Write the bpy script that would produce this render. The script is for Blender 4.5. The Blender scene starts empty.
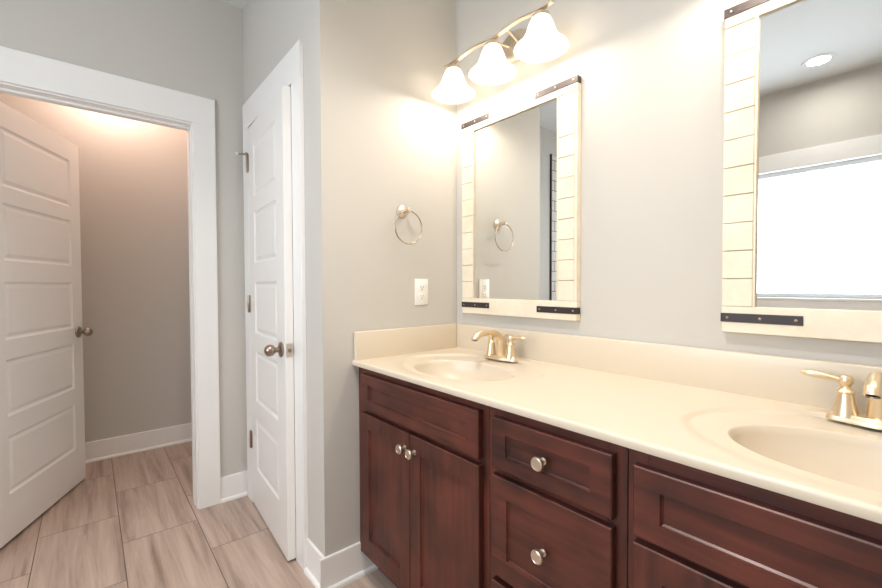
import bpy, bmesh, math
from mathutils import Vector, Matrix
from math import sin, cos, pi, radians

SC = bpy.context.scene
C = SC.collection

# ------------------------------------------------------------------ camera
CAM = (1.4852, -1.3524, 1.1694)
yaw, pitch, roll = 0.8703, 0.0222, -0.0033
fw = Vector((-sin(yaw) * cos(pitch), cos(yaw) * cos(pitch), -sin(pitch)))
rt = Vector((cos(yaw), sin(yaw), 0))
up = rt.cross(fw)
rt2 = rt * cos(roll) + up * sin(roll)
up2 = up * cos(roll) - rt * sin(roll)
cd = bpy.data.cameras.new('camera')
cam = bpy.data.objects.new('camera', cd)
C.objects.link(cam)
M = Matrix((rt2, up2, -fw)).transposed().to_4x4()
M.translation = Vector(CAM)
cam.matrix_world = M
cd.sensor_width = 36
cd.lens = 416.9963 / 882 * 36
cd.clip_start = 0.02
SC.camera = cam

# ------------------------------------------------------------------ world, exposure
SC.view_settings.view_transform = 'Standard'
SC.view_settings.look = 'None'
SC.view_settings.gamma = 1
SC.view_settings.use_curve_mapping = False
SC.view_settings.exposure = 0.5
W = bpy.data.worlds.new('world')
SC.world = W
W.use_nodes = True
W.node_tree.nodes['Background'].inputs[0].default_value = (0.85, 0.93, 1.0, 1)
W.node_tree.nodes['Background'].inputs[1].default_value = 1.0
SC.cycles.max_bounces = 10
SC.cycles.diffuse_bounces = 6
SC.cycles.glossy_bounces = 5
SC.cycles.transmission_bounces = 6
SC.cycles.use_denoising = True
SC.cycles.sample_clamp_indirect = 6
SC.cycles.caustics_reflective = False
SC.cycles.caustics_refractive = False

VANITY_W = 1.9          # each vanity bulb
VANITY_COL = (1.0, 0.90, 0.78)
SHADE_EMIT = 1.35
WINDOW_EMIT = 6.6
WINDOW_COL = (0.78, 0.89, 1.0)
CAN_W = 3
ROOM_FILL_W = 10.5  # strength of the added fill downlight
CAN_COL = (1.0, 0.94, 0.88)
WC_W = 12.5
WC_COL = (1.0, 0.72, 0.60)


# ------------------------------------------------------------------ helpers
def srgb(r, g, b):
    f = lambda c: (c / 255) / 12.92 if c / 255 <= .04045 else ((c / 255 + .055) / 1.055) ** 2.4
    return (f(r), f(g), f(b), 1)


def mat(name, col, rough=.5, metal=0., coat=0., spec=None):
    m = bpy.data.materials.new(name)
    m.use_nodes = True
    b = m.node_tree.nodes['Principled BSDF']
    b.inputs['Base Color'].default_value = col
    b.inputs['Roughness'].default_value = rough
    b.inputs['Metallic'].default_value = metal
    b.inputs['Coat Weight'].default_value = coat
    if spec is not None:
        b.inputs['Specular IOR Level'].default_value = spec
    return m


def nd(m, t, **kw):
    n = m.node_tree.nodes.new(t)
    for k, v in kw.items():
        setattr(n, k, v)
    return n


def lk(m, a, b):
    m.node_tree.links.new(a, b)


def add_bump(m, scale, strength, dist=.002, detail=3):
    b = m.node_tree.nodes['Principled BSDF']
    tc = nd(m, 'ShaderNodeTexCoord')
    n = nd(m, 'ShaderNodeTexNoise')
    n.inputs['Scale'].default_value = scale
    n.inputs['Detail'].default_value = detail
    bp = nd(m, 'ShaderNodeBump')
    bp.inputs['Strength'].default_value = strength
    bp.inputs['Distance'].default_value = dist
    lk(m, tc.outputs['Object'], n.inputs['Vector'])
    lk(m, n.outputs['Fac'], bp.inputs['Height'])
    lk(m, bp.outputs['Normal'], b.inputs['Normal'])
    return m


def wood(name, axis, dark=(36, 16, 13), light=(104, 50, 37)):
    """stained maple / cherry, grain running along the given axis"""
    m = mat(name, srgb(*light), .42, coat=.08)
    b = m.node_tree.nodes['Principled BSDF']
    b.inputs['Coat Roughness'].default_value = .22
    tc = nd(m, 'ShaderNodeTexCoord')
    oi = nd(m, 'ShaderNodeObjectInfo')
    add = nd(m, 'ShaderNodeVectorMath', operation='ADD')
    mp = nd(m, 'ShaderNodeMapping')
    s = [26, 26, 26]
    s['xyz'.index(axis)] = 1.6
    mp.inputs['Scale'].default_value = s
    lk(m, tc.outputs['Object'], add.inputs[0])
    lk(m, oi.outputs['Random'], add.inputs[1])
    lk(m, add.outputs[0], mp.inputs['Vector'])
    n = nd(m, 'ShaderNodeTexNoise')
    n.inputs['Scale'].default_value = 1.5
    n.inputs['Detail'].default_value = 6
    n.inputs['Distortion'].default_value = .5
    lk(m, mp.outputs[0], n.inputs['Vector'])
    n2 = nd(m, 'ShaderNodeTexNoise')
    n2.inputs['Scale'].default_value = 7
    n2.inputs['Detail'].default_value = 2
    lk(m, add.outputs[0], n2.inputs['Vector'])
    mx = nd(m, 'ShaderNodeMath', operation='MULTIPLY_ADD')
    mx.inputs[1].default_value = .5
    lk(m, n.outputs['Fac'], mx.inputs[0])
    m2 = nd(m, 'ShaderNodeMath', operation='MULTIPLY')
    m2.inputs[1].default_value = .5
    lk(m, n2.outputs['Fac'], m2.inputs[0])
    lk(m, m2.outputs[0], mx.inputs[2])
    r = nd(m, 'ShaderNodeValToRGB')
    r.color_ramp.elements[0].position = .30
    r.color_ramp.elements[0].color = srgb(*dark)
    r.color_ramp.elements[1].position = .68
    r.color_ramp.elements[1].color = srgb(*light)
    lk(m, mx.outputs[0], r.inputs[0])
    lk(m, r.outputs[0], b.inputs['Base Color'])
    return m


def floor_material():
    m = mat('wood_look_tile', srgb(170, 150, 135), .42)
    b = m.node_tree.nodes['Principled BSDF']
    tc = nd(m, 'ShaderNodeTexCoord')
    mp = nd(m, 'ShaderNodeMapping')
    mp.inputs['Location'].default_value = (0.875 + .61 * 20, .96 + .2975 * 40, 0)
    lk(m, tc.outputs['Object'], mp.inputs['Vector'])
    br = nd(m, 'ShaderNodeTexBrick', offset=.5, offset_frequency=2, squash=1)
    br.inputs['Scale'].default_value = 1
    br.inputs['Brick Width'].default_value = .61
    br.inputs['Row Height'].default_value = .2975
    br.inputs['Mortar Size'].default_value = .0017
    br.inputs['Mortar Smooth'].default_value = .0
    br.inputs['Color1'].default_value = (0, 0, 0, 1)
    br.inputs['Color2'].default_value = (1, 1, 1, 1)
    br.inputs['Mortar'].default_value = (.5, .5, .5, 1)
    lk(m, mp.outputs[0], br.inputs['Vector'])
    # grain, shifted tile by tile
    sc = nd(m, 'ShaderNodeVectorMath', operation='SCALE')
    sc.inputs['Scale'].default_value = 7.3
    lk(m, br.outputs['Color'], sc.inputs[0])
    add = nd(m, 'ShaderNodeVectorMath', operation='ADD')
    lk(m, tc.outputs['Object'], add.inputs[0])
    lk(m, sc.outputs[0], add.inputs[1])
    g = nd(m, 'ShaderNodeMapping')
    g.inputs['Scale'].default_value = (1.1, 17, 1)
    lk(m, add.outputs[0], g.inputs['Vector'])
    n = nd(m, 'ShaderNodeTexNoise')
    n.inputs['Scale'].default_value = 1.4
    n.inputs['Detail'].default_value = 7
    n.inputs['Roughness'].default_value = .62
    n.inputs['Distortion'].default_value = .4
    lk(m, g.outputs[0], n.inputs['Vector'])
    r = nd(m, 'ShaderNodeValToRGB')
    e = r.color_ramp.elements
    e[0].position = .30
    e[0].color = srgb(138, 118, 105)
    e[1].position = .66
    e[1].color = srgb(196, 175, 161)
    k = e.new(.46)
    k.color = srgb(174, 152, 138)
    lk(m, n.outputs['Fac'], r.inputs[0])
    mix = nd(m, 'ShaderNodeMix', data_type='RGBA')
    lk(m, br.outputs['Fac'], mix.inputs['Factor'])
    lk(m, r.outputs[0], mix.inputs['A'])
    mix.inputs['B'].default_value = srgb(98, 86, 78)
    lk(m, mix.outputs['Result'], b.inputs['Base Color'])
    inv = nd(m, 'ShaderNodeMath', operation='SUBTRACT')
    inv.inputs[0].default_value = 1
    lk(m, br.outputs['Fac'], inv.inputs[1])
    bp = nd(m, 'ShaderNodeBump')
    bp.inputs['Strength'].default_value = .5
    bp.inputs['Distance'].default_value = .002
    lk(m, inv.outputs[0], bp.inputs['Height'])
    lk(m, bp.outputs['Normal'], b.inputs['Normal'])
    return m


def cream_wood(name):
    """distressed cream paint with a little brown wear"""
    m = mat(name, srgb(232, 220, 198), .5)
    b = m.node_tree.nodes['Principled BSDF']
    tc = nd(m, 'ShaderNodeTexCoord')
    n = nd(m, 'ShaderNodeTexNoise')
    n.inputs['Scale'].default_value = 9
    n.inputs['Detail'].default_value = 8
    n.inputs['Roughness'].default_value = .7
    lk(m, tc.outputs['Object'], n.inputs['Vector'])
    r = nd(m, 'ShaderNodeValToRGB')
    e = r.color_ramp.elements
    e[0].position = .22
    e[0].color = srgb(190, 164, 124)
    e[1].position = .62
    e[1].color = srgb(238, 228, 208)
    k = e.new(.31)
    k.color = srgb(226, 213, 190)
    lk(m, n.outputs['Fac'], r.inputs[0])
    lk(m, r.outputs[0], b.inputs['Base Color'])
    return m


def tile_material():
    m = mat('white_wall_tile', srgb(225, 222, 215), .15)
    b = m.node_tree.nodes['Principled BSDF']
    tc = nd(m, 'ShaderNodeTexCoord')
    mp = nd(m, 'ShaderNodeMapping')
    mp.inputs['Rotation'].default_value = (radians(90), 0, radians(90))
    sep = nd(m, 'ShaderNodeSeparateXYZ')
    cmb = nd(m, 'ShaderNodeCombineXYZ')
    lk(m, tc.outputs['Object'], sep.inputs[0])
    lk(m, sep.outputs['Y'], cmb.inputs['X'])
    lk(m, sep.outputs['Z'], cmb.inputs['Y'])
    br = nd(m, 'ShaderNodeTexBrick', offset=.5)
    br.inputs['Scale'].default_value = 1
    br.inputs['Brick Width'].default_value = .30
    br.inputs['Row Height'].default_value = .10
    br.inputs['Mortar Size'].default_value = .003
    br.inputs['Color1'].default_value = srgb(225, 222, 215)
    br.inputs['Color2'].default_value = srgb(218, 214, 208)
    br.inputs['Mortar'].default_value = srgb(90, 84, 78)
    lk(m, cmb.outputs[0], br.inputs['Vector'])
    lk(m, br.outputs['Color'], b.inputs['Base Color'])
    return m


def emit(name, col, strength):
    m = bpy.data.materials.new(name)
    m.use_nodes = True
    nt = m.node_tree
    nt.nodes.clear()
    o = nt.nodes.new('ShaderNodeOutputMaterial')
    e = nt.nodes.new('ShaderNodeEmission')
    e.inputs[0].default_value = (*col[:3], 1)
    e.inputs[1].default_value = strength
    nt.links.new(e.outputs[0], o.inputs[0])
    return m


def shade_material():
    """lit alabaster glass: scatters light through and glows"""
    m = bpy.data.materials.new('alabaster_glass')
    m.use_nodes = True
    nt = m.node_tree
    nt.nodes.clear()
    o = nt.nodes.new('ShaderNodeOutputMaterial')
    d = nt.nodes.new('ShaderNodeBsdfDiffuse')
    t = nt.nodes.new('ShaderNodeBsdfTranslucent')
    d.inputs[0].default_value = (.85, .82, .76, 1)
    t.inputs[0].default_value = (.85, .80, .72, 1)
    mx = nt.nodes.new('ShaderNodeMixShader')
    mx.inputs[0].default_value = .35
    e = nt.nodes.new('ShaderNodeEmission')
    e.inputs[0].default_value = (1, .93, .82, 1)
    e.inputs[1].default_value = SHADE_EMIT
    tc = nt.nodes.new('ShaderNodeTexCoord')
    n = nt.nodes.new('ShaderNodeTexNoise')
    n.inputs['Scale'].default_value = 18
    n.inputs['Distortion'].default_value = 2.5
    nt.links.new(tc.outputs['Object'], n.inputs['Vector'])
    mr = nt.nodes.new('ShaderNodeMapRange')
    mr.inputs['To Min'].default_value = SHADE_EMIT * .55
    mr.inputs['To Max'].default_value = SHADE_EMIT * 1.3
    nt.links.new(n.outputs['Fac'], mr.inputs['Value'])
    nt.links.new(mr.outputs[0], e.inputs[1])
    a = nt.nodes.new('ShaderNodeAddShader')
    nt.links.new(d.outputs[0], mx.inputs[1])
    nt.links.new(t.outputs[0], mx.inputs[2])
    nt.links.new(mx.outputs[0], a.inputs[0])
    nt.links.new(e.outputs[0], a.inputs[1])
    nt.links.new(a.outputs[0], o.inputs[0])
    return m


MAT = dict(
    wall=add_bump(mat('greige_wall_paint', srgb(200, 196, 189), .75), 260, .12, .001),
    ceiling=add_bump(mat('white_ceiling_paint', srgb(218, 218, 216), .85), 180, .1, .001),
    trim=mat('white_trim_paint', srgb(238, 236, 233), .32),
    door=mat('white_door_paint', srgb(236, 233, 229), .36),
    floor=floor_material(),
    wood_h=wood('cherry_stain_across', 'x'),
    wood_v=wood('cherry_stain_upright', 'z'),
    kick=mat('dark_toe_board', srgb(58, 40, 34), .6),
    marble=mat('cultured_marble', srgb(215, 202, 182), .33, coat=.1),
    faucet=mat('brushed_champagne_metal', srgb(236, 216, 184), .34, 1),
    nickel=mat('satin_nickel', srgb(226, 212, 194), .36, 1),
    ringmetal=mat('brown_grey_nickel', srgb(190, 172, 150), .25, 1),  # darker brown-grey nickel of the towel ring
    bronze=mat('aged_nickel', srgb(165, 150, 137), .28, 1),
    cream=cream_wood('distressed_cream_paint'),
    creamdark=mat('worn_brown_edge', srgb(192, 172, 140), .6),
    mirror=mat('silvered_glass', (.90, .92, .91, 1), .0, 1),
    iron=mat('dark_iron_strap', srgb(50, 39, 39), .45),
    plate=mat('white_outlet_plastic', srgb(242, 240, 234), .3),
    slot=mat('dark_slot', srgb(60, 55, 50), .6),
    rubber=mat('white_rubber', srgb(225, 220, 215), .6),
    tile=tile_material(),
    shade=shade_material(),
    pane=emit('bright_frosted_pane', WINDOW_COL, WINDOW_EMIT),
    vinyl=mat('white_vinyl', srgb(232, 235, 240), .35),
    can=emit('lit_downlight_lens', CAN_COL, 9),
    bulb=emit('lit_bulb', (1, .86, .68), 6),
    dome=emit('lit_dome', WC_COL, 3),
    dark=mat('dark_gap', srgb(30, 26, 24), .9),
)


def link(name, bm, m, parent=None, smooth=False, loc=None):
    me = bpy.data.meshes.new(name)
    bmesh.ops.recalc_face_normals(bm, faces=bm.faces[:])
    bm.to_mesh(me)
    bm.free()
    if isinstance(m, str):
        m = MAT[m]
    me.materials.append(m)
    if smooth:
        for p in me.polygons:
            p.use_smooth = True
        try:
            me.set_sharp_from_angle(angle=radians(38))
        except Exception:
            pass
    o = bpy.data.objects.new(name, me)
    C.objects.link(o)
    if parent is not None:
        o.parent = parent
    if loc is not None:
        o.location = loc
    return o


def tag(o, label=None, cat=None, group=None, kind=None):
    if label:
        o['label'] = label
    if cat:
        o['category'] = cat
    if group:
        o['group'] = group
    if kind:
        o['kind'] = kind
    return o


def empty(name, loc, rz=0, **kw):
    o = bpy.data.objects.new(name, None)
    C.objects.link(o)
    o.location = loc
    o.rotation_euler = (0, 0, rz)
    o.empty_display_size = .05
    return tag(o, **kw)


def box(bm, x0, x1, y0, y1, z0, z1, bev=0, seg=2):
    r = bmesh.ops.create_cube(bm, size=1)
    vs = r['verts']
    for v in vs:
        v.co = Vector(((x0 + x1) / 2 + v.co.x * (x1 - x0), (y0 + y1) / 2 + v.co.y * (y1 - y0), (z0 + z1) / 2 + v.co.z * (z1 - z0)))
    if bev:
        es = list({e for v in vs for e in v.link_edges})
        bmesh.ops.bevel(bm, geom=es, offset=bev, segments=seg, profile=.5, affect='EDGES')


def mbox(name, m, x0, x1, y0, y1, z0, z1, parent=None, bev=0, seg=2, origin=None):
    """box object; origin keeps the object's own origin at the parent's"""
    bm = bmesh.new()
    ox, oy, oz = origin or (0, 0, 0)
    box(bm, x0 - ox, x1 - ox, y0 - oy, y1 - oy, z0 - oz, z1 - oz, bev, seg)
    return link(name, bm, m, parent, smooth=bool(bev))


def lathe(bm, prof, n=32, mtx=None, cap0=False, cap1=False):
    """prof: (r, z) pairs, turned about z, then moved by mtx"""
    mtx = mtx or Matrix()
    rings = []
    for r, z in prof:
        if r < 1e-6:
            rings.append([bm.verts.new(mtx @ Vector((0, 0, z)))])
        else:
            rings.append([bm.verts.new(mtx @ Vector((r * cos(2 * pi * k / n), r * sin(2 * pi * k / n), z))) for k in range(n)])
    for a, b in zip(rings, rings[1:]):
        if len(a) == 1 and len(b) == 1:
            continue
        for k in range(n):
            j = (k + 1) % n
            if len(a) == 1:
                bm.faces.new((a[0], b[k], b[j]))
            elif len(b) == 1:
                bm.faces.new((a[k], b[0], a[j]))
            else:
                bm.faces.new((a[k], b[k], b[j], a[j]))
    if cap0 and len(rings[0]) > 1:
        bm.faces.new(rings[0])
    if cap1 and len(rings[-1]) > 1:
        bm.faces.new(rings[-1])


def tube(bm, pts, rad, n=12, closed=False, scale=(1, 1), upv=Vector((0, 0, 1))):
    """swept tube; rad number or list; scale squashes (side, up)"""
    pts = [Vector(p) for p in pts]
    N = len(pts)
    rads = rad if isinstance(rad, (list, tuple)) else [rad] * N
    rings = []
    for i, p in enumerate(pts):
        if closed:
            t = pts[(i + 1) % N] - pts[i - 1]
        else:
            t = pts[min(i + 1, N - 1)] - pts[max(i - 1, 0)]
        t.normalize()
        s = t.cross(upv)
        if s.length < 1e-4:
            s = t.cross(Vector((1, 0, 0)))
        s.normalize()
        u = s.cross(t)
        rings.append([bm.verts.new(p + s * (rads[i] * scale[0] * cos(2 * pi * k / n)) + u * (rads[i] * scale[1] * sin(2 * pi * k / n))) for k in range(n)])
    for i in range(N if closed else N - 1):
        a, b = rings[i], rings[(i + 1) % N]
        for k in range(n):
            j = (k + 1) % n
            bm.faces.new((a[k], a[j], b[j], b[k]))
    if not closed:
        bm.faces.new(rings[0])
        bm.faces.new(rings[-1])


def rect_profile(bm, w, h, rects, T, prof, ch=.002, both=False):
    """slab 0..w by 0..h (x, z), front face at y=0 looking to -y, thickness T,
    with panels sunk by prof = [(inset, depth), ...]"""
    def face(sgn):
        y0 = 0 if sgn < 0 else T
        q = lambda x, z, d=0: bm.verts.new((x, y0 - sgn * d, z))

        def quad(a, b, c, d):
            bm.faces.new([q(*p) for p in (a, b, c, d)])
        lo, hi, lz, hz = ch, w - ch, ch, h - ch
        x0, x1 = rects[0][0], rects[0][1]
        quad((lo, lz), (x0, lz), (x0, hz), (lo, hz))
        quad((x1, lz), (hi, lz), (hi, hz), (x1, hz))
        zs = lz
        for r in sorted(rects, key=lambda r: r[2]):
            quad((x0, zs), (x1, zs), (x1, r[2]), (x0, r[2]))
            zs = r[3]
        quad((x0, zs), (x1, zs), (x1, hz), (x0, hz))
        for (a, b, c, d) in rects:
            prev = (a, b, c, d, 0)
            for ins, dep in prof:
                cur = (a + ins, b - ins, c + ins, d - ins, dep)
                P = [(prev[0], prev[2]), (prev[1], prev[2]), (prev[1], prev[3]), (prev[0], prev[3])]
                Q = [(cur[0], cur[2]), (cur[1], cur[2]), (cur[1], cur[3]), (cur[0], cur[3])]
                for k in range(4):
                    j = (k + 1) % 4
                    bm.faces.new([q(*P[k], prev[4]), q(*P[j], prev[4]), q(*Q[j], cur[4]), q(*Q[k], cur[4])])
                prev = cur
            P = [(prev[0], prev[2]), (prev[1], prev[2]), (prev[1], prev[3]), (prev[0], prev[3])]
            bm.faces.new([q(*p, prev[4]) for p in P])
        # chamfer to the edge
        O = [(0, 0), (w, 0), (w, h), (0, h)]
        I = [(lo, lz), (hi, lz), (hi, hz), (lo, hz)]
        for k in range(4):
            j = (k + 1) % 4
            bm.faces.new([q(*O[k], ch), q(*O[j], ch), q(*I[j]), q(*I[k])])
    face(-1)
    if both:
        face(1)
        yb = T - ch
    else:
        yb = T
        bm.faces.new([bm.verts.new((x, T, z)) for x, z in ((0, 0), (w, 0), (w, h), (0, h))])
    O = [(0, 0), (w, 0), (w, h), (0, h)]
    for k in range(4):
        j = (k + 1) % 4
        bm.faces.new([bm.verts.new(p) for p in ((O[k][0], ch, O[k][1]), (O[j][0], ch, O[j][1]), (O[j][0], yb, O[j][1]), (O[k][0], yb, O[k][1]))])
    bmesh.ops.remove_doubles(bm, verts=bm.verts[:], dist=1e-5)


def rotx(a):
    return Matrix.Rotation(a, 4, 'X')


def roty(a):
    return Matrix.Rotation(a, 4, 'Y')


def T(x, y, z):
    return Matrix.Translation((x, y, z))


# ------------------------------------------------------------------ room shell
H = 2.686
B = -0.683        # outer corner / closet wall plane
XD = -0.99        # left wall plane (bathroom side)
XD2 = -1.11       # left wall, toilet room side
XW = -2.125       # toilet room back wall
YE = -2.87        # window wall
XR = 1.80         # right wall
ST = dict(kind='structure')

tag(mbox('floor', 'floor', -2.3, 1.95, -3.0, .1, -.08, 0), 'wood-look beige porcelain tile floor laid in a staggered bond', 'floor', **ST)
tag(mbox('ceiling', 'ceiling', -2.3, 1.95, -3.0, .1, H, H + .08), 'flat white ceiling over bathroom and toilet room', 'ceiling', **ST)


def wall(name, label, boxes):
    bm = bmesh.new()
    for b_ in boxes:
        box(bm, *b_)
    return tag(link(name, bm, 'wall'), label, 'wall', **ST)


wall('wall_back', 'greige wall behind the two mirrors and the vanity', [(-1.11, 1.9, 0, .1, 0, H)])
wall('wall_towel_side', 'short warm-lit wall with the towel ring and outlet', [(-.1, 0, B, 0, 0, H)])
DX0, DX1, DH = -.872, -.244, 2.015            # closet door opening
wall('wall_closet', 'narrow wall around the closed closet door', [
    (XD, DX0, B, B + .1, 0, H), (DX1, -.1, B, B + .1, 0, H), (DX0, DX1, B, B + .1, DH, H)])
DY0, DY1 = -1.745, -.922                       # toilet room opening
wall('wall_left', 'greige wall pierced by the open doorway to the toilet room', [
    (XD2, XD, DY1, 0, 0, H), (XD2, XD, YE, DY0, 0, H), (XD2, XD, DY0, DY1, DH, H)])
WX0, WX1, WZ0, WZ1 = -.15, 1.33, 1.06, 2.06   # window opening
wall('wall_window', 'wall opposite the vanity holding the wide bright window', [
    (-1.11, WX0, YE - .12, YE, 0, H), (WX1, 1.9, YE - .12, YE, 0, H),
    (WX0, WX1, YE - .12, YE, 0, WZ0), (WX0, WX1, YE - .12, YE, WZ1, H)])
wall('wall_right', 'plain greige wall at the right end of the vanity', [(XR, XR + .1, YE, 0, 0, H)])
wall('wall_toilet_back', 'far wall of the toilet room seen through the doorway', [(XW - .1, XW, -2.45, -.6, 0, H)])
wall('wall_toilet_right', 'right side wall of the toilet room', [(XW, XD2, -.70, -.6, 0, H)])
wall('wall_toilet_left', 'left side wall of the toilet room behind the door', [(XW, XD2, -2.45, -2.35, 0, H)])

BH = .133


def baseboard(name, label, p, q, n, h=BH, shoe=True):
    """board along the floor from p to q (2D), n = direction into the room"""
    p, q, n = Vector(p), Vector(q), Vector(n)
    prof = [(0, 0), (.022, 0), (.022, .006), (.0205, .012), (.016, .0165), (.010, .018), (.010, h - .003), (.008, h), (0, h)]
    bm = bmesh.new()
    rings = []
    for e in (p, q):
        rings.append([bm.verts.new((e.x + n.x * d, e.y + n.y * d, z)) for d, z in prof])
    a, b = rings
    for k in range(len(prof)):
        j = (k + 1) % len(prof)
        bm.faces.new((a[k], a[j], b[j], b[k]))
    bm.faces.new(a)
    bm.faces.new(b)
    return tag(link(name, bm, 'trim'), label, 'baseboard', **ST)


T_ = .018
CW = .105
baseboard('baseboard_towel_side', 'white baseboard turning the corner below the towel ring wall', (0, B - .022), (0, -.45), (1, 0))
baseboard('baseboard_closet', 'short white baseboard right of the closet door casing', (DX1 + .088, B), (0.0, B), (0, -1))
baseboard('baseboard_left', 'short white baseboard between the doorway casing and the closet', (XD, DY1 + .091), (XD, B - .001), (1, 0))
baseboard('baseboard_left_rear', 'white baseboard on the left wall beyond the doorway', (XD, YE), (XD, DY0 - .107), (1, 0))
baseboard('baseboard_toilet_back', 'white baseboard on the far wall of the toilet room', (XW, -2.35), (XW, -.70), (1, 0))
baseboard('baseboard_toilet_right', 'white baseboard on the right wall of the toilet room', (XW + .027, -.70), (XD2, -.70), (0, -1))
baseboard('baseboard_window', 'white baseboard under the window', (XD + .027, YE), (XR, YE), (0, 1))
baseboard('baseboard_right', 'white baseboard on the right wall', (XR, YE + .027), (XR, -.60), (-1, 0))

# doorway casing, left wall (both legs, head, jamb and stop)
bm = bmesh.new()
e = .008
HC = 2.144
r_ = .012
for x0, x1 in ((XD, XD + T_), (XD2 - T_, XD2)):
    box(bm, x0, x1, DY1 - r_, DY1 + .09, 0, DH - r_, .0015, 1)
    box(bm, x0, x1, DY0 - .09, DY0 + r_, 0, DH - r_, .0015, 1)
    box(bm, x0, x1, DY0 - .09, DY1 + .09, DH - r_, HC, .0015, 1)
J = .018
box(bm, XD2 - .0, XD + .0, DY1 - J, DY1, 0, DH - J)
box(bm, XD2 - .0, XD + .0, DY0, DY0 + J, 0, DH - J)
box(bm, XD2 - .0, XD + .0, DY0, DY1, DH - J, DH)
SX0, SX1 = XD2 + .038, XD2 + .075
box(bm, SX0, SX1, DY1 - J - .004, DY1 - J, 0, DH - J - .011, .002, 1)
box(bm, SX0, SX1, DY0 + J, DY0 + J + .011, 0, DH - J - .011, .002, 1)
box(bm, SX0, SX1, DY0 + J, DY1 - J, DH - J - .011, DH - J, .002, 1)
tag(link('trim_1', bm, 'trim'), 'wide white casing around the open doorway at left', 'door casing', **ST)

# closet casing
bm = bmesh.new()
box(bm, XD + .034, DX0 + .003, B - T_, B, 0, DH - .010, .0015, 1)
box(bm, DX1 - .002, DX1 + .087, B - T_, B, 0, DH - .010, .0015, 1)
box(bm, XD + .034, DX1 + .087, B - T_, B, DH - .010, HC, .0015, 1)
box(bm, DX0, DX0 + .006, B, B + .1, 0, DH)
box(bm, DX1 - .006, DX1, B, B + .1, 0, DH)
box(bm, DX0, DX1, B, B + .1, DH - .006, DH)
tag(link('trim_2', bm, 'trim'), 'white casing framing the closet door beside the corner', 'door casing', **ST)

# window: frame, pane, sill, casing
win = empty('window_1', (WX0, YE, WZ0), label='wide bright window opposite the vanity, reflected in the right mirror', cat='window', **ST)
wo = (WX0, YE, WZ0)
bm = bmesh.new()
f = .035
for b_ in ((WX0, WX1, WZ0, WZ0 + f), (WX0, WX1, WZ1 - f, WZ1), (WX0, WX0 + f, WZ0 + f, WZ1 - f), (WX1 - f, WX1, WZ0 + f, WZ1 - f)):
    box(bm, b_[0] - wo[0], b_[1] - wo[0], -.085, -.035, b_[2] - wo[2], b_[3] - wo[2], .003, 1)
link('window_frame', bm, 'vinyl', win)
mbox('pane', 'pane', WX0 + f, WX1 - f, YE - .065, YE - .058, WZ0 + f, WZ1 - f, win, origin=wo)
bm = bmesh.new()
for b_ in ((WX0 - .13, WX0, WZ0, WZ1), (WX1, WX1 + .13, WZ0, WZ1), (WX0 - .13, WX1 + .13, WZ1, WZ1 + .135), (WX0 - .13, WX1 + .13, WZ0 - .11, WZ0 - .022)):
    box(bm, b_[0] - wo[0], b_[1] - wo[0], 0, (.042 if b_[3] < WZ0 else T_), b_[2] - wo[2], b_[3] - wo[2], .002, 1)
link('window_casing', bm, 'trim', win)
mbox('window_sill', 'trim', WX0 - .15, WX1 + .15, YE - .035, YE + .045, WZ0 - .022, WZ0, win, .004, origin=wo)

# shower tile with dark edge trim on the far end of the left wall
sh = empty('trim_3', (XD, -2.245, 0), label='white subway tile panel with a dark metal edge, seen in the left mirror', cat='wall tile', **ST)
mbox('tile_face', 'tile', XD, XD + .012, YE, -2.195, .0, 2.44, sh, origin=(XD, -2.245, 0))
mbox('tile_edge', 'iron', XD, XD + .016, -2.195, -2.18, .0, 2.455, sh, origin=(XD, -2.245, 0))


# ------------------------------------------------------------------ doors
def door_knob(parent, x, z, ysurf, sgn):
    """round rosette and egg knob, standing off the face at ysurf towards sgn*y"""
    A = T(x, ysurf, z) @ rotx(radians(90) * (1 if sgn < 0 else -1))
    bm = bmesh.new()
    lathe(bm, [(0, .0), (.032, 0), (.033, .003), (.031, .007), (.023, .010), (.011, .012), (.0105, .021), (.012, .027),
               (.018, .031), (.0235, .038), (.0250, .048), (.023, .058), (.016, .066), (.007, .069), (0, .0695)], 28, A)
    k = link('door_knob', bm, 'bronze', parent, True)
    return k


RECTS = [(.209, .472), (.564, .822), (.913, 1.175), (1.272, 1.53), (1.607, 1.872)]
PROF = [(.004, .004), (.011, .0075), (.016, .007), (.030, .0022)]


def panel_door(name, w, h, loc, rz, knob_x, hinge_x, label, stile=.11):
    d = empty(name, loc, rz, label=label, cat='door', **ST)
    bm = bmesh.new()
    rect_profile(bm, w, h, [(stile, w - stile, a, b) for a, b in RECTS], .035, PROF, .0015, both=True)
    link('door_leaf', bm, 'door', d)
    for ys, s in ((0, -1), (.035, 1)):
        door_knob(d, knob_x, .885, ys, s)
    # latch plate with bolt on the free edge
    fx = w if knob_x > w / 2 else 0
    s = 1 if fx else -1
    bm = bmesh.new()
    box(bm, fx - .0005, fx + s * .0015, .005, .030, .857, .914)
    lp = link('latch_plate', bm, 'nickel', d)
    bm = bmesh.new()
    box(bm, min(fx, fx + s * .010), max(fx, fx + s * .010), .012, .024, .877, .894, .002, 1)
    link('latch_bolt', bm, 'bronze', lp)
    # hinges with knuckles
    return d


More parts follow.
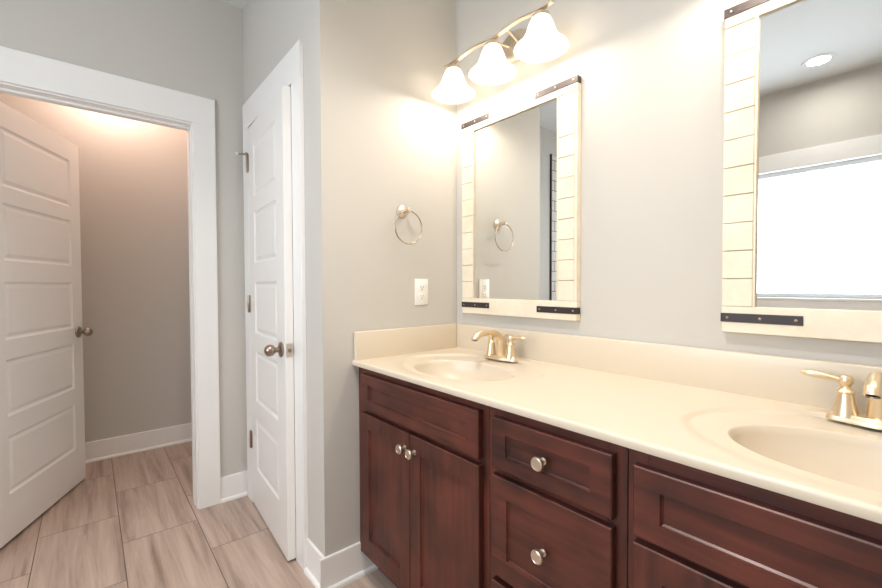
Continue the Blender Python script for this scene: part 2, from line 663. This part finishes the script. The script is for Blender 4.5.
def hinge(parent, x, y, z, arm=False):
    bm = bmesh.new()
    lathe(bm, [(0, -.047), (.006, -.046), (.0065, -.044), (.0065, .044), (.006, .046), (0, .047)], 12, T(x, y, z))
    box(bm, x, x + .022, y + .0022, y + .0050, z - .044, z + .044)
    box(bm, x - .018, x, y + .0022, y + .0050, z - .044, z + .044)
    h = link('hinge', bm, 'bronze', parent, True)
    if arm:
        bm = bmesh.new()
        lathe(bm, [(0, .0), (.010, .0), (.010, .006), (0, .006)], 14, T(x, y, z + .047))
        tube(bm, [(x, y, z + .05), (x - .018, y - .026, z + .05), (x - .023, y - .040, z + .05)], .0055, 8)
        tube(bm, [(x, y, z + .05), (x + .020, y - .010, z + .05)], .0055, 8)
        s = link('door_stop_arm', bm, 'bronze', h, True)
        bm = bmesh.new()
        lathe(bm, [(0, 0), (.008, .001), (.0085, .010), (.006, .013), (0, .013)], 14, T(x - .023, y - .038, z + .05) @ rotx(radians(90)))
        r = link('bumper', bm, 'rubber', s, True)
    return h


# closet door: hinged at its left, standing very slightly ajar
a2 = radians(-3.2)
d2 = panel_door('door_2', .617, 1.978, (-.866, B - .018, .012), a2, .617 - .052, 0,
                'white five-panel closet door standing slightly ajar, round knob at right', stile=.115)
for z_, ar in ((1.80, True), (1.06, False), (.335, False)):
    hinge(d2, -.001, -.004, z_, ar)

# toilet room door: hinged at the far left, swung into the toilet room
hx, hy = -1.804 + .745 * .917, -1.387 - .745 * .399
ang = math.atan2(.285, -.655)      # from hinge towards free edge
d1 = panel_door('door_1', .745, 1.981, (hx, hy, .014), ang, .745 - .050, 0,
                'white five-panel door swung open into the toilet room', stile=.10)
d1.location = (hx, hy, .014)
for z_ in (1.80, 1.06, .335):
    hinge(d1, -.001, .042, z_, False)

# ------------------------------------------------------------------ vanity cabinets
YF = -.535
ZT = .851
CT = .872     # counter top height (nominal)


def cabinet_knob(parent, x, z):
    bm = bmesh.new()
    lathe(bm, [(0, 0), (.0085, 0), (.0085, .002), (.0055, .004), (.0055, .013), (.009, .017), (.0155, .020), (.0165, .023),
               (.0155, .027), (.0135, .0285), (.0125, .0278), (0, .0285)], 28, T(x, 0, z) @ rotx(radians(90)))
    return link('knob', bm, 'nickel', parent, True)


SHAKER = [(.0012, .0045), (.0045, .0085)]


def front(parent, name, x0, x1, z0, z1, knob=None, fr=.05, m='wood_h', label=None):
    bm = bmesh.new()
    w, h = x1 - x0, z1 - z0
    rect_profile(bm, w, h, [(fr, w - fr, fr if h > .2 else .038, h - (fr if h > .2 else .038))], .0195, SHAKER, .0025)
    o = link(name, bm, m, parent)
    o.location = (x0, YF - .02, z0)
    o.location = Vector((x0, YF - .02, z0)) - parent.location
    if knob:
        cabinet_knob(o, knob[0] - x0, knob[1] - z0)
    return o


def carcass(parent, x0, x1, stiles, rails):
    """box behind, face frame in front, toe board set back"""
    L = parent.location
    o_ = tuple(L)
    bm = bmesh.new()
    xa, xb = x0 + .001 - L.x, x1 - .001 - L.x
    box(bm, xa, xa + .015, YF + .02, -.004, .105, ZT)
    box(bm, xb - .015, xb, YF + .02, -.004, .105, ZT)
    box(bm, xa + .015, xb - .015, YF + .02, -.004, .105, .12)
    box(bm, xa + .015, xb - .015, -.014, -.004, .12, ZT)
    box(bm, xa + .015, xb - .015, YF + .02, YF + .026, .12, .72)
    body = link('cabinet_box', bm, 'wood_v', parent)
    for s0, s1 in stiles:
        bm = bmesh.new()
        box(bm, s0 - L.x, s1 - L.x, YF, YF + .0195, .100, ZT, .0012, 1)
        link('frame_stile', bm, 'wood_v', parent)
    for r0, r1 in rails:
        bm = bmesh.new()
        box(bm, stiles[0][1] - L.x, stiles[-1][0] - L.x, YF + .0005, YF + .0195, r0, r1)
        link('frame_rail', bm, 'wood_h', parent)
    mbox('toe_board', 'kick', x0 + .001, x1 - .001, -.462, -.45, 0, .105, parent, origin=o_)


def origin(o):
    return tuple(o.location)


c1 = empty('sink_cabinet', (0.004, 0, 0), label='dark cherry sink base cabinet at left with two doors and a false drawer', cat='cabinet', group='vanity cabinets')
carcass(c1, .004, .716, [(.004, .072), (.68, .716)], [(.80, ZT), (.66, .72), (.100, .17)])
front(c1, 'false_drawer_front', .056, .692, .694, .827)
front(c1, 'cabinet_door', .054, .3725, .140, .677, knob=(.350, .626), fr=.056, m='wood_v')
front(c1, 'cabinet_door', .3755, .694, .140, .677, knob=(.404, .626), fr=.056, m='wood_v')

c2 = empty('drawer_cabinet', (.717, 0, 0), label='dark cherry drawer base cabinet between the two sink bases', cat='cabinet', group='vanity cabinets')
carcass(c2, .717, 1.094, [(.717, .760), (1.052, 1.094)], [(.80, ZT), (.66, .72), (.39, .43), (.100, .17)])
front(c2, 'drawer', .741, 1.070, .692, .825, knob=(.9055, .760), fr=.048)
front(c2, 'drawer', .741, 1.070, .412, .674, knob=(.9055, .545), fr=.052)
front(c2, 'drawer', .741, 1.070, .140, .394, knob=(.9055, .270), fr=.052)

c3 = empty('sink_cabinet', (1.095, 0, 0), label='dark cherry sink base cabinet at right, cut off by the edge of the photo', cat='cabinet', group='vanity cabinets')
carcass(c3, 1.095, 1.796, [(1.095, 1.135), (1.73, 1.796)], [(.80, ZT), (.66, .72), (.100, .17)])
front(c3, 'false_drawer_front', 1.113, 1.750, .683, .820)
front(c3, 'cabinet_door', 1.113, 1.430, .140, .670, knob=(1.404, .622), fr=.056, m='wood_v')
front(c3, 'cabinet_door', 1.433, 1.750, .140, .670, knob=(1.459, .622), fr=.056, m='wood_v')

# ------------------------------------------------------------------ countertop with two integral bowls
ZC = .872
top = empty('vanity_countertop', (0, 0, ZC), label='cream cultured marble vanity top with two moulded oval sinks', cat='countertop')
YB, YFR = -.001, -.555
SINKS = [.384, 1.424]
SY = -.325
SA, SB = .215, .148


def smooth01(t):
    t = max(0, min(1, t))
    return t * t * (3 - 2 * t)


def dish(x, y):
    """shallow depression around each bowl"""
    h = 0
    for cx in SINKS:
        dx, dy = x - cx, y - SY
        a_, bb = .305, (.272 if dy > 0 else .225)
        r = math.hypot(dx / a_, dy / bb)
        wd = .045 if dy > 0 else .045 + .25 * min(1, -dy / .2)
        h -= .0085 * smooth01((1.0 - r) / wd)
    return h


bm = bmesh.new()


def V(x, y, z=None):
    return bm.verts.new((x, y, dish(x, y) if z is None else z))


def sheet(x0, x1):
    n = max(1, int((x1 - x0) / .02))
    rows = 44
    g = [[V(x0 + (x1 - x0) * i / n, YB + (YFR - YB) * j / rows) for j in range(rows + 1)] for i in range(n + 1)]
    for i in range(n):
        for j in range(rows):
            bm.faces.new((g[i][j], g[i + 1][j], g[i + 1][j + 1], g[i][j + 1]))


HW = .335
sheet(.001, SINKS[0] - HW)
sheet(SINKS[0] + HW, SINKS[1] - HW)
sheet(SINKS[1] + HW, XR - .001)
for cx in SINKS:
    x0, x1 = cx - HW, cx + HW
    ang_ = [2 * pi * k / 144 for k in range(144)]
    for X_, Y_ in ((x0, YB), (x1, YB), (x0, YFR), (x1, YFR)):
        ang_.append(math.atan2(Y_ - SY, X_ - cx) % (2 * pi))
    ang_ = sorted(set(round(a, 6) for a in ang_))
    rings = []
    for a in ang_:
        d = Vector((cos(a), sin(a)))
        re = 1 / math.sqrt((d.x / SA) ** 2 + (d.y / SB) ** 2)
        ts = []
        if d.x > 1e-9: ts.append((x1 - cx) / d.x)
        if d.x < -1e-9: ts.append((x0 - cx) / d.x)
        if d.y > 1e-9: ts.append((YB - SY) / d.y)
        if d.y < -1e-9: ts.append((YFR - SY) / d.y)
        ro = min(t for t in ts if t > 0)
        rings.append([V(cx + d.x * (re + (ro - re) * k / 40), SY + d.y * (re + (ro - re) * k / 40)) for k in range(41)])
    for i in range(len(rings)):
        A_, B_ = rings[i], rings[(i + 1) % len(rings)]
        for k in range(40):
            bm.faces.new((A_[k], A_[k + 1], B_[k + 1], B_[k]))
bmesh.ops.remove_doubles(bm, verts=bm.verts[:], dist=1e-5)
# rounded front edge
pr_ = [(YFR, 0), (YFR - .003, -.0006), (YFR - .0055, -.0028), (YFR - .0065, -.006), (YFR - .0065, -.017), (YFR - .0055, -.0195), (YFR - .003, -.0205), (YFR + .02, -.0205)]
# (the dish never reaches the front edge)
L_ = [bm.verts.new((.001, y, z)) for y, z in pr_]
R_ = [bm.verts.new((XR - .001, y, z)) for y, z in pr_]
for k in range(len(pr_) - 1):
    bm.faces.new((L_[k], L_[k + 1], R_[k + 1], R_[k]))
# underside and left end
bm.faces.new([bm.verts.new(p) for p in ((.001, YFR + .02, -.0205), (XR - .001, YFR + .02, -.0205), (XR - .001, YFR + .06, -.0205), (.001, YFR + .06, -.0205))])
bm.faces.new([bm.verts.new((.001, y, z)) for y, z in pr_[::-1]] + [])
slab = link('counter_slab', bm, 'marble', top, True)
for p_ in slab.data.polygons:
    if all(abs(slab.data.vertices[i].co.z) < 1e-6 for i in p_.vertices):
        p_.use_smooth = False

for cx in SINKS:
    bm = bmesh.new()
    prof = []
    DEP = .105
    for k in range(29):
        t = k / 28
        r = cos(t * pi / 2) ** .72 if t < 1 else 0
        z = -DEP * sin(t * pi / 2) ** 1.15
        prof.append((r, z))
    # round over the rim
    prof = [(1.0, 0), (.992, -.0008), (.982, -.0035), (.972, -.009)] + [(r * .965, z - .009) for r, z in prof[1:] if r > .10] + [(.10, -DEP - .012)]
    rings = []
    n = 144
    for r, z in prof:
        rings.append([bm.verts.new((cx + SA * r * cos(2 * pi * k / n), SY + (1 - r) * .012 + SB * r * sin(2 * pi * k / n), -.0085 + z)) for k in range(n)])
    for A_, B_ in zip(rings, rings[1:]):
        for k in range(n):
            j = (k + 1) % n
            bm.faces.new((A_[k], B_[k], B_[j], A_[j]))
    bm.faces.new(rings[-1])
    bowl = link('sink_basin', bm, 'marble', top, True)
    bm = bmesh.new()
    lathe(bm, [(0, .003), (.012, .004), (.014, .002), (.020, .001), (.0225, .004), (.0225, -.002), (0, -.002)], 28, T(cx, SY + .011, -.0085 - DEP - .011))
    link('drain', bm, 'faucet', bowl, True)

mbox('backsplash', 'marble', .002, XR - .002, -.0205, -.0015, -.006, .112, top, .004, 3)
mbox('side_splash', 'marble', .002, .0205, YFR - .001, -.0212, -.006, .112, top, .004, 3)


# ------------------------------------------------------------------ faucets
def faucet(cx, label):
    t = empty('faucet', (cx, -.092, ZC - .002), label=label, cat='faucet', group='two-handle faucets on the vanity')
    # base plate: waisted bar with flared round ends
    bm = bmesh.new()
    n = 64
    rings = []
    for sc_, z in ((1.0, 0), (1.0, .005), (.96, .009), (.88, .014), (.82, .017)):
        ring = []
        for k in range(n):
            a = 2 * pi * k / n
            x = .082 * cos(a)
            y = sin(a)
            wv = .0275 + .0035 * cos(4 * math.asin(max(-1, min(1, cos(a)))))
            yy = wv * (abs(y) ** .62) * (1 if y > 0 else -1)
            ring.append(bm.verts.new((x * (1 - (1 - sc_) * .5), yy * sc_, z)))
        rings.append(ring)
    for A_, B_ in zip(rings, rings[1:]):
        for k in range(n):
            j = (k + 1) % n
            bm.faces.new((A_[k], A_[j], B_[j], B_[k]))
    bm.faces.new(rings[0])
    bm.faces.new(rings[-1])
    link('base_plate', bm, 'faucet', t, True)
    for s in (-1, 1):
        bm = bmesh.new()
        x = s * .051
        lathe(bm, [(0, .010), (.0235, .010), (.0225, .016), (.0195, .026), (.0165, .040), (.0140, .054), (.0128, .060),
                   (.0155, .0615), (.0160, .064), (.0140, .0665), (.0095, .070), (.0080, .074), (.0092, .078),
                   (.0118, .082), (.0128, .088), (.0118, .094), (.0085, .098), (0, .0995)], 28, T(x, 0, 0))
        body = link('handle_body', bm, 'faucet', t, True)
        bm = bmesh.new()
        pts = [(x + s * .006, 0, .088), (x + s * .016, -.001, .0895), (x + s * .028, -.002, .0915), (x + s * .045, -.003, .094),
               (x + s * .060, -.004, .0955), (x + s * .070, -.005, .096), (x + s * .075, -.005, .096)]
        tube(bm, pts, [.0055, .0056, .0080, .0100, .0102, .0082, .0035], 14, scale=(1.0, .75))
        link('lever', bm, 'faucet', body, True)
    # spout: tapered column curling into a wide downward mouth
    bm = bmesh.new()
    pts, rd = [], []
    cen_y, cen_z, R = -.066, .078, .062
    for k in range(5):
        pts.append((0, .002 - .0015 * k, .012 + k * .0155))
        rd.append(.0205 - .0014 * k)
    for k in range(1, 15):
        a = radians(0 + 148 * k / 14)
        pts.append((0, cen_y + (R - .000) * cos(a), cen_z + .036 * sin(a)))
        rd.append(.0140 - .0020 * sin(a))
    pts = [(p[0], p[1] * 1.22, p[2]) for p in pts]
    q = pts[-1]
    pts += [(0, q[1] - .003, q[2] - .008)]
    rd += [.0138]
    tube(bm, pts, rd, 20, upv=Vector((1, 0, 0)))
    sp = link('spout', bm, 'faucet', t, True)
    bm = bmesh.new()
    lathe(bm, [(0, 0), (.0100, 0), (.0100, .003), (0, .003)], 20, T(0, pts[-1][1] - .0005, pts[-1][2] - .0005) @ rotx(radians(175)))
    link('aerator', bm, 'bronze', sp, True)
    bm = bmesh.new()
    lathe(bm, [(0, .010), (.0032, .010), (.0030, .085), (.0045, .088), (.0072, .094), (.0060, .100), (0, .103)], 16, T(0, .027, 0))
    link('lift_rod', bm, 'faucet', t, True)
    return t


faucet(.362, 'champagne metal two-handle faucet at the left sink')
faucet(1.413, 'champagne metal two-handle faucet at the right sink, cut by the photo edge')


# ------------------------------------------------------------------ mirrors
def strap(parent, x0, x1, z, wrap):
    """iron strap across the frame corner; wrap = side it folds round (-1, 1)"""
    bm = bmesh.new()
    hh = .012
    box(bm, x0, x1, -.0275, -.0252, z - hh, z + hh, .0005, 1)
    if wrap > 0:
        box(bm, x1 - .0005, x1 + .0018, -.0275, -.004, z - hh, z + hh, .0005, 1)
    else:
        box(bm, x0 - .0018, x0 + .0005, -.0275, -.004, z - hh, z + hh, .0005, 1)
    s = link('corner_strap', bm, 'iron', parent)
    for q in (.08, .5, .92):
        bm = bmesh.new()
        lathe(bm, [(0, 0), (.0035, 0), (.0035, .0008), (.002, .0018), (0, .002)], 12, T(x0 + (x1 - x0) * q, -.0275, z) @ rotx(radians(90)))
        link('screw', bm, 'bronze', s, True)


def framed_mirror(X0, label):
    wdt = .597
    z0, z1 = 1.038, 1.912
    gz0, gz1 = 1.108, 1.858
    sl, sr = .075, .083
    t = empty('wall_mirror', (X0, 0, 0), label=label, cat='mirror', group='framed mirrors over the vanity')
    mbox('mirror_glass', 'mirror', sl - .004, wdt - sr + .004, -.0165, -.0135, gz0 - .004, gz1 + .004, t)
    mbox('backing_board', 'creamdark', .008, wdt - .008, -.0135, -.0015, z0 + .008, z1 - .008, t)
    mbox('bottom_board', 'cream', 0, wdt, -.0252, -.0005, z0, gz0, t, .0015, 1)
    mbox('top_board', 'cream', 0, wdt, -.0252, -.0005, gz1 + .0005, z1, t, .0015, 1)
    for a, b in ((0, sl - .0065), (wdt - sr + .0045, wdt - .012)):
        bm = bmesh.new()
        n = 10
        hgt = (gz1 - gz0 - .002) / n
        for k in range(n):
            za = gz0 + .0012 + k * hgt
            dv = .0006 * ((k * 7) % 3)
            box(bm, a, b, -.0245 - dv * .6, -.0005, za, za + hgt - .0018, .0012, 1)
        link('side_slats', bm, 'cream', t)
    for a, b in ((sl - .0058, sl), (wdt - sr - .001, wdt - sr + .0045)):
        mbox('inner_bead', 'cream', a, b, -.0262, -.0136, gz0 + .0005, gz1, t, .001, 1)
    mbox('edge_strip', 'cream', wdt - .0105, wdt, -.0262, -.0005, gz0 + .0005, gz1, t, .001, 1)
    strap(t, -.0, .172, 1.897, -1)
    strap(t, wdt - .182, wdt + .0, 1.895, 1)
    strap(t, 0.0, .172, 1.078, -1)
    strap(t, wdt - .173, wdt + .0, 1.074, 1)
    return t


framed_mirror(.064, 'cream slat-framed mirror at left reflecting the towel ring, over the left sink')
framed_mirror(1.107, 'cream slat-framed mirror at right reflecting the bright window')


# ------------------------------------------------------------------ vanity lights
def vanity_light(cx, label):
    t = empty('vanity_light', (cx, 0, 2.12), label=label, cat='light fixture', group='three-light bars over the mirrors')
    # oval backplate
    bm = bmesh.new()
    n = 40
    rings = []
    for s_, y in ((1, -.001), (1, -.006), (.96, -.012), (.86, -.017), (.5, -.021), (.1, -.022)):
        rings.append([bm.verts.new((.075 * s_ * cos(2 * pi * k / n), y, .022 + .062 * s_ * sin(2 * pi * k / n))) for k in range(n)])
    for A_, B_ in zip(rings, rings[1:]):
        for k in range(n):
            j = (k + 1) % n
            bm.faces.new((A_[k], A_[j], B_[j], B_[k]))
    bm.faces.new(rings[0])
    bm.faces.new(rings[-1])
    link('backplate', bm, 'nickel', t, True)
    for s in (-1, 1):
        bm = bmesh.new()
        tube(bm, [(s * .022, -.015, .026), (s * .032, -.05, .028), (s * .047, -.09, .024), (s * .060, -.136, .018)], .0048, 10)
        link('arm', bm, 'nickel', t, True)
    # wavy ribbon bar
    bm = bmesh.new()
    pts = []
    for k in range(61):
        x = -.275 + .55 * k / 60
        ph = (x % .2275) / .2275 if True else 0
        z = .000 + .0125 * (1 - cos(2 * pi * x / .2275)) * .75 - .002
        y = -.140 - .006 * cos(2 * pi * x / .2275)
        pts.append((x, y, z))
    N = len(pts)
    rings = []
    for i, p in enumerate(pts):
        p = Vector(p)
        t_ = Vector(pts[min(i + 1, N - 1)]) - Vector(pts[max(i - 1, 0)])
        t_.normalize()
        u = Vector((0, 0, 1))
        nrm = Vector((-t_.z, 0, t_.x)).normalized()
        hw, th = .0085, .0028
        rings.append([bm.verts.new(p + Vector((0, a * hw, 0)) + nrm * (b * th)) for a, b in ((-1, -1), (-1, 1), (1, 1), (1, -1))])
    for A_, B_ in zip(rings, rings[1:]):
        for k in range(4):
            j = (k + 1) % 4
            bm.faces.new((A_[k], A_[j], B_[j], B_[k]))
    bm.faces.new(rings[0])
    bm.faces.new(rings[-1])
    bmesh.ops.recalc_face_normals(bm, faces=bm.faces[:])
    link('wavy_bar', bm, 'nickel', t)
    for dx in (-.2275, 0, .2275):
        bm = bmesh.new()
        lathe(bm, [(0, .004), (.007, .003), (.009, -.003), (.008, -.008), (.020, -.012), (.031, -.020), (.033, -.030), (.030, -.030), (0, -.030)], 28, T(dx, -.14, 0))
        cup = link('socket_cup', bm, 'nickel', t, True)
        bm = bmesh.new()
        outer = [(.027, -.028), (.033, -.033), (.0385, -.043), (.0445, -.058), (.0495, -.074), (.056, -.090), (.0655, -.105), (.078, -.118), (.0905, -.1285), (.0925, -.1320)]
        inner = [(r - .003, z) for r, z in outer[::-1]]
        lathe(bm, outer + inner, 44, T(dx, -.14, 0))
        sh_ = link('glass_shade', bm, 'shade', t, True)
        bm = bmesh.new()
        lathe(bm, [(0, -.030), (.013, -.031), (.013, -.044), (.021, -.056), (.027, -.070), (.026, -.082), (.018, -.092), (0, -.096)], 20, T(dx, -.14, 0))
        bl = link('bulb', bm, 'bulb', sh_, True)
        bl.visible_shadow = True
        ld = bpy.data.lights.new('bulb_light', 'POINT')
        ld.energy = VANITY_W
        ld.color = VANITY_COL
        ld.shadow_soft_size = .02
        lo = bpy.data.objects.new('bulb_light', ld)
        C.objects.link(lo)
        lo.parent = t
        lo.location = (dx, -.14, -.119)
    return t


vanity_light(.362, 'three-light wavy bar fixture with bell glass shades over the left mirror')
vanity_light(1.411, 'three-light wavy bar fixture over the right mirror, above the photo')

# ------------------------------------------------------------------ towel ring and outlet
tr = empty('towel_ring', (0, -.319, 1.485), label='satin nickel towel ring on the wall above the outlet', cat='towel ring')
bm = bmesh.new()
lathe(bm, [(0, 0), (.026, 0), (.027, .003), (.025, .008), (.019, .011), (.0175, .014), (.011, .018), (.009, .026), (.0085, .046), (.0105, .050), (.0115, .056), (.009, .062), (0, .064)], 32, roty(radians(90)))
link('wall_post', bm, 'nickel', tr, True)
bm = bmesh.new()
cxr = .050
R = .0695
tube(bm, [(cxr, R * sin(2 * pi * k / 64), -.004 - R + R * cos(2 * pi * k / 64)) for k in range(64)], .0028, 10, closed=True, upv=Vector((1, 0, 0)))
link('ring', bm, 'ringmetal', tr, True)

ou = empty('wall_outlet', (0, -.2175, 1.138), label='white duplex wall outlet below the towel ring', cat='outlet')
bm = bmesh.new()
box(bm, 0.0005, .006, -.036, .036, -.058, .058, .002, 2)
link('cover_plate', bm, 'plate', ou, True)
for dz in (-.020, .020):
    bm = bmesh.new()
    box(bm, .005, .0075, -.0165, .0165, dz - .0145, dz + .0145, .0012, 2)
    rc = link('receptacle', bm, 'plate', ou, True)
    bm = bmesh.new()
    box(bm, .0073, .0078, -.0075, -.0055, dz - .002, dz + .007)
    box(bm, .0073, .0078, .0055, .0075, dz - .002, dz + .006)
    box(bm, .0073, .0078, -.002, .002, dz - .010, dz - .006)
    link('slot', bm, 'slot', rc)
bm = bmesh.new()
lathe(bm, [(0, 0), (.003, 0), (.0028, .001), (0, .0014)], 12, T(.006, 0, 0) @ roty(radians(90)))
link('screw', bm, 'plate', ou, True)


# ------------------------------------------------------------------ ceiling lights
def downlight(x, y, label, watts=CAN_W, beam=170):
    t = empty('recessed_light', (x, y, H), label=label, cat='ceiling light')
    bm = bmesh.new()
    lathe(bm, [(.062, -.001), (.062, -.004), (.066, -.006), (.086, -.004), (.088, -.001)], 40)
    link('trim_ring', bm, 'ceiling', t, True)
    bm = bmesh.new()
    lathe(bm, [(0, -.003), (.0615, -.003), (.0615, -.0012), (0, -.0012)], 40)
    link('lens', bm, 'can', t)
    ld = bpy.data.lights.new('downlight_beam', 'AREA')
    ld.shape = 'DISK'
    ld.size = .12
    ld.energy = watts
    ld.color = CAN_COL
    ld.spread = radians(beam)
    lo = bpy.data.objects.new('downlight_beam', ld)
    C.objects.link(lo)
    lo.parent = t
    lo.location = (0, 0, -.008)
    return t


downlight(.95, -2.49, 'round recessed ceiling light near the window, reflected in the right mirror')
downlight(.90, -1.12, 'added fill light in the form of a recessed downlight, unseen over the middle of the floor', ROOM_FILL_W, 130)  # added unseen lamp, brightens walls, counter and cabinet fronts evenly

wc = empty('flush_ceiling_light', (-1.90, -1.22, H), label='round flush ceiling light in the toilet room, above the photo', cat='ceiling light')
bm = bmesh.new()
lathe(bm, [(0, -.001), (.13, -.001), (.13, -.02), (.12, -.022), (0, -.022)], 36)
link('canopy', bm, 'nickel', wc, True)
bm = bmesh.new()
lathe(bm, [(.118, -.0225), (.115, -.04), (.095, -.065), (.05, -.082), (0, -.086)], 36)
link('dome', bm, 'dome', wc, True)
ld = bpy.data.lights.new('dome_light', 'POINT')
ld.energy = WC_W
ld.color = WC_COL
ld.shadow_soft_size = .05
lo = bpy.data.objects.new('dome_light', ld)
C.objects.link(lo)
lo.parent = wc
lo.location = (0, 0, -.15)
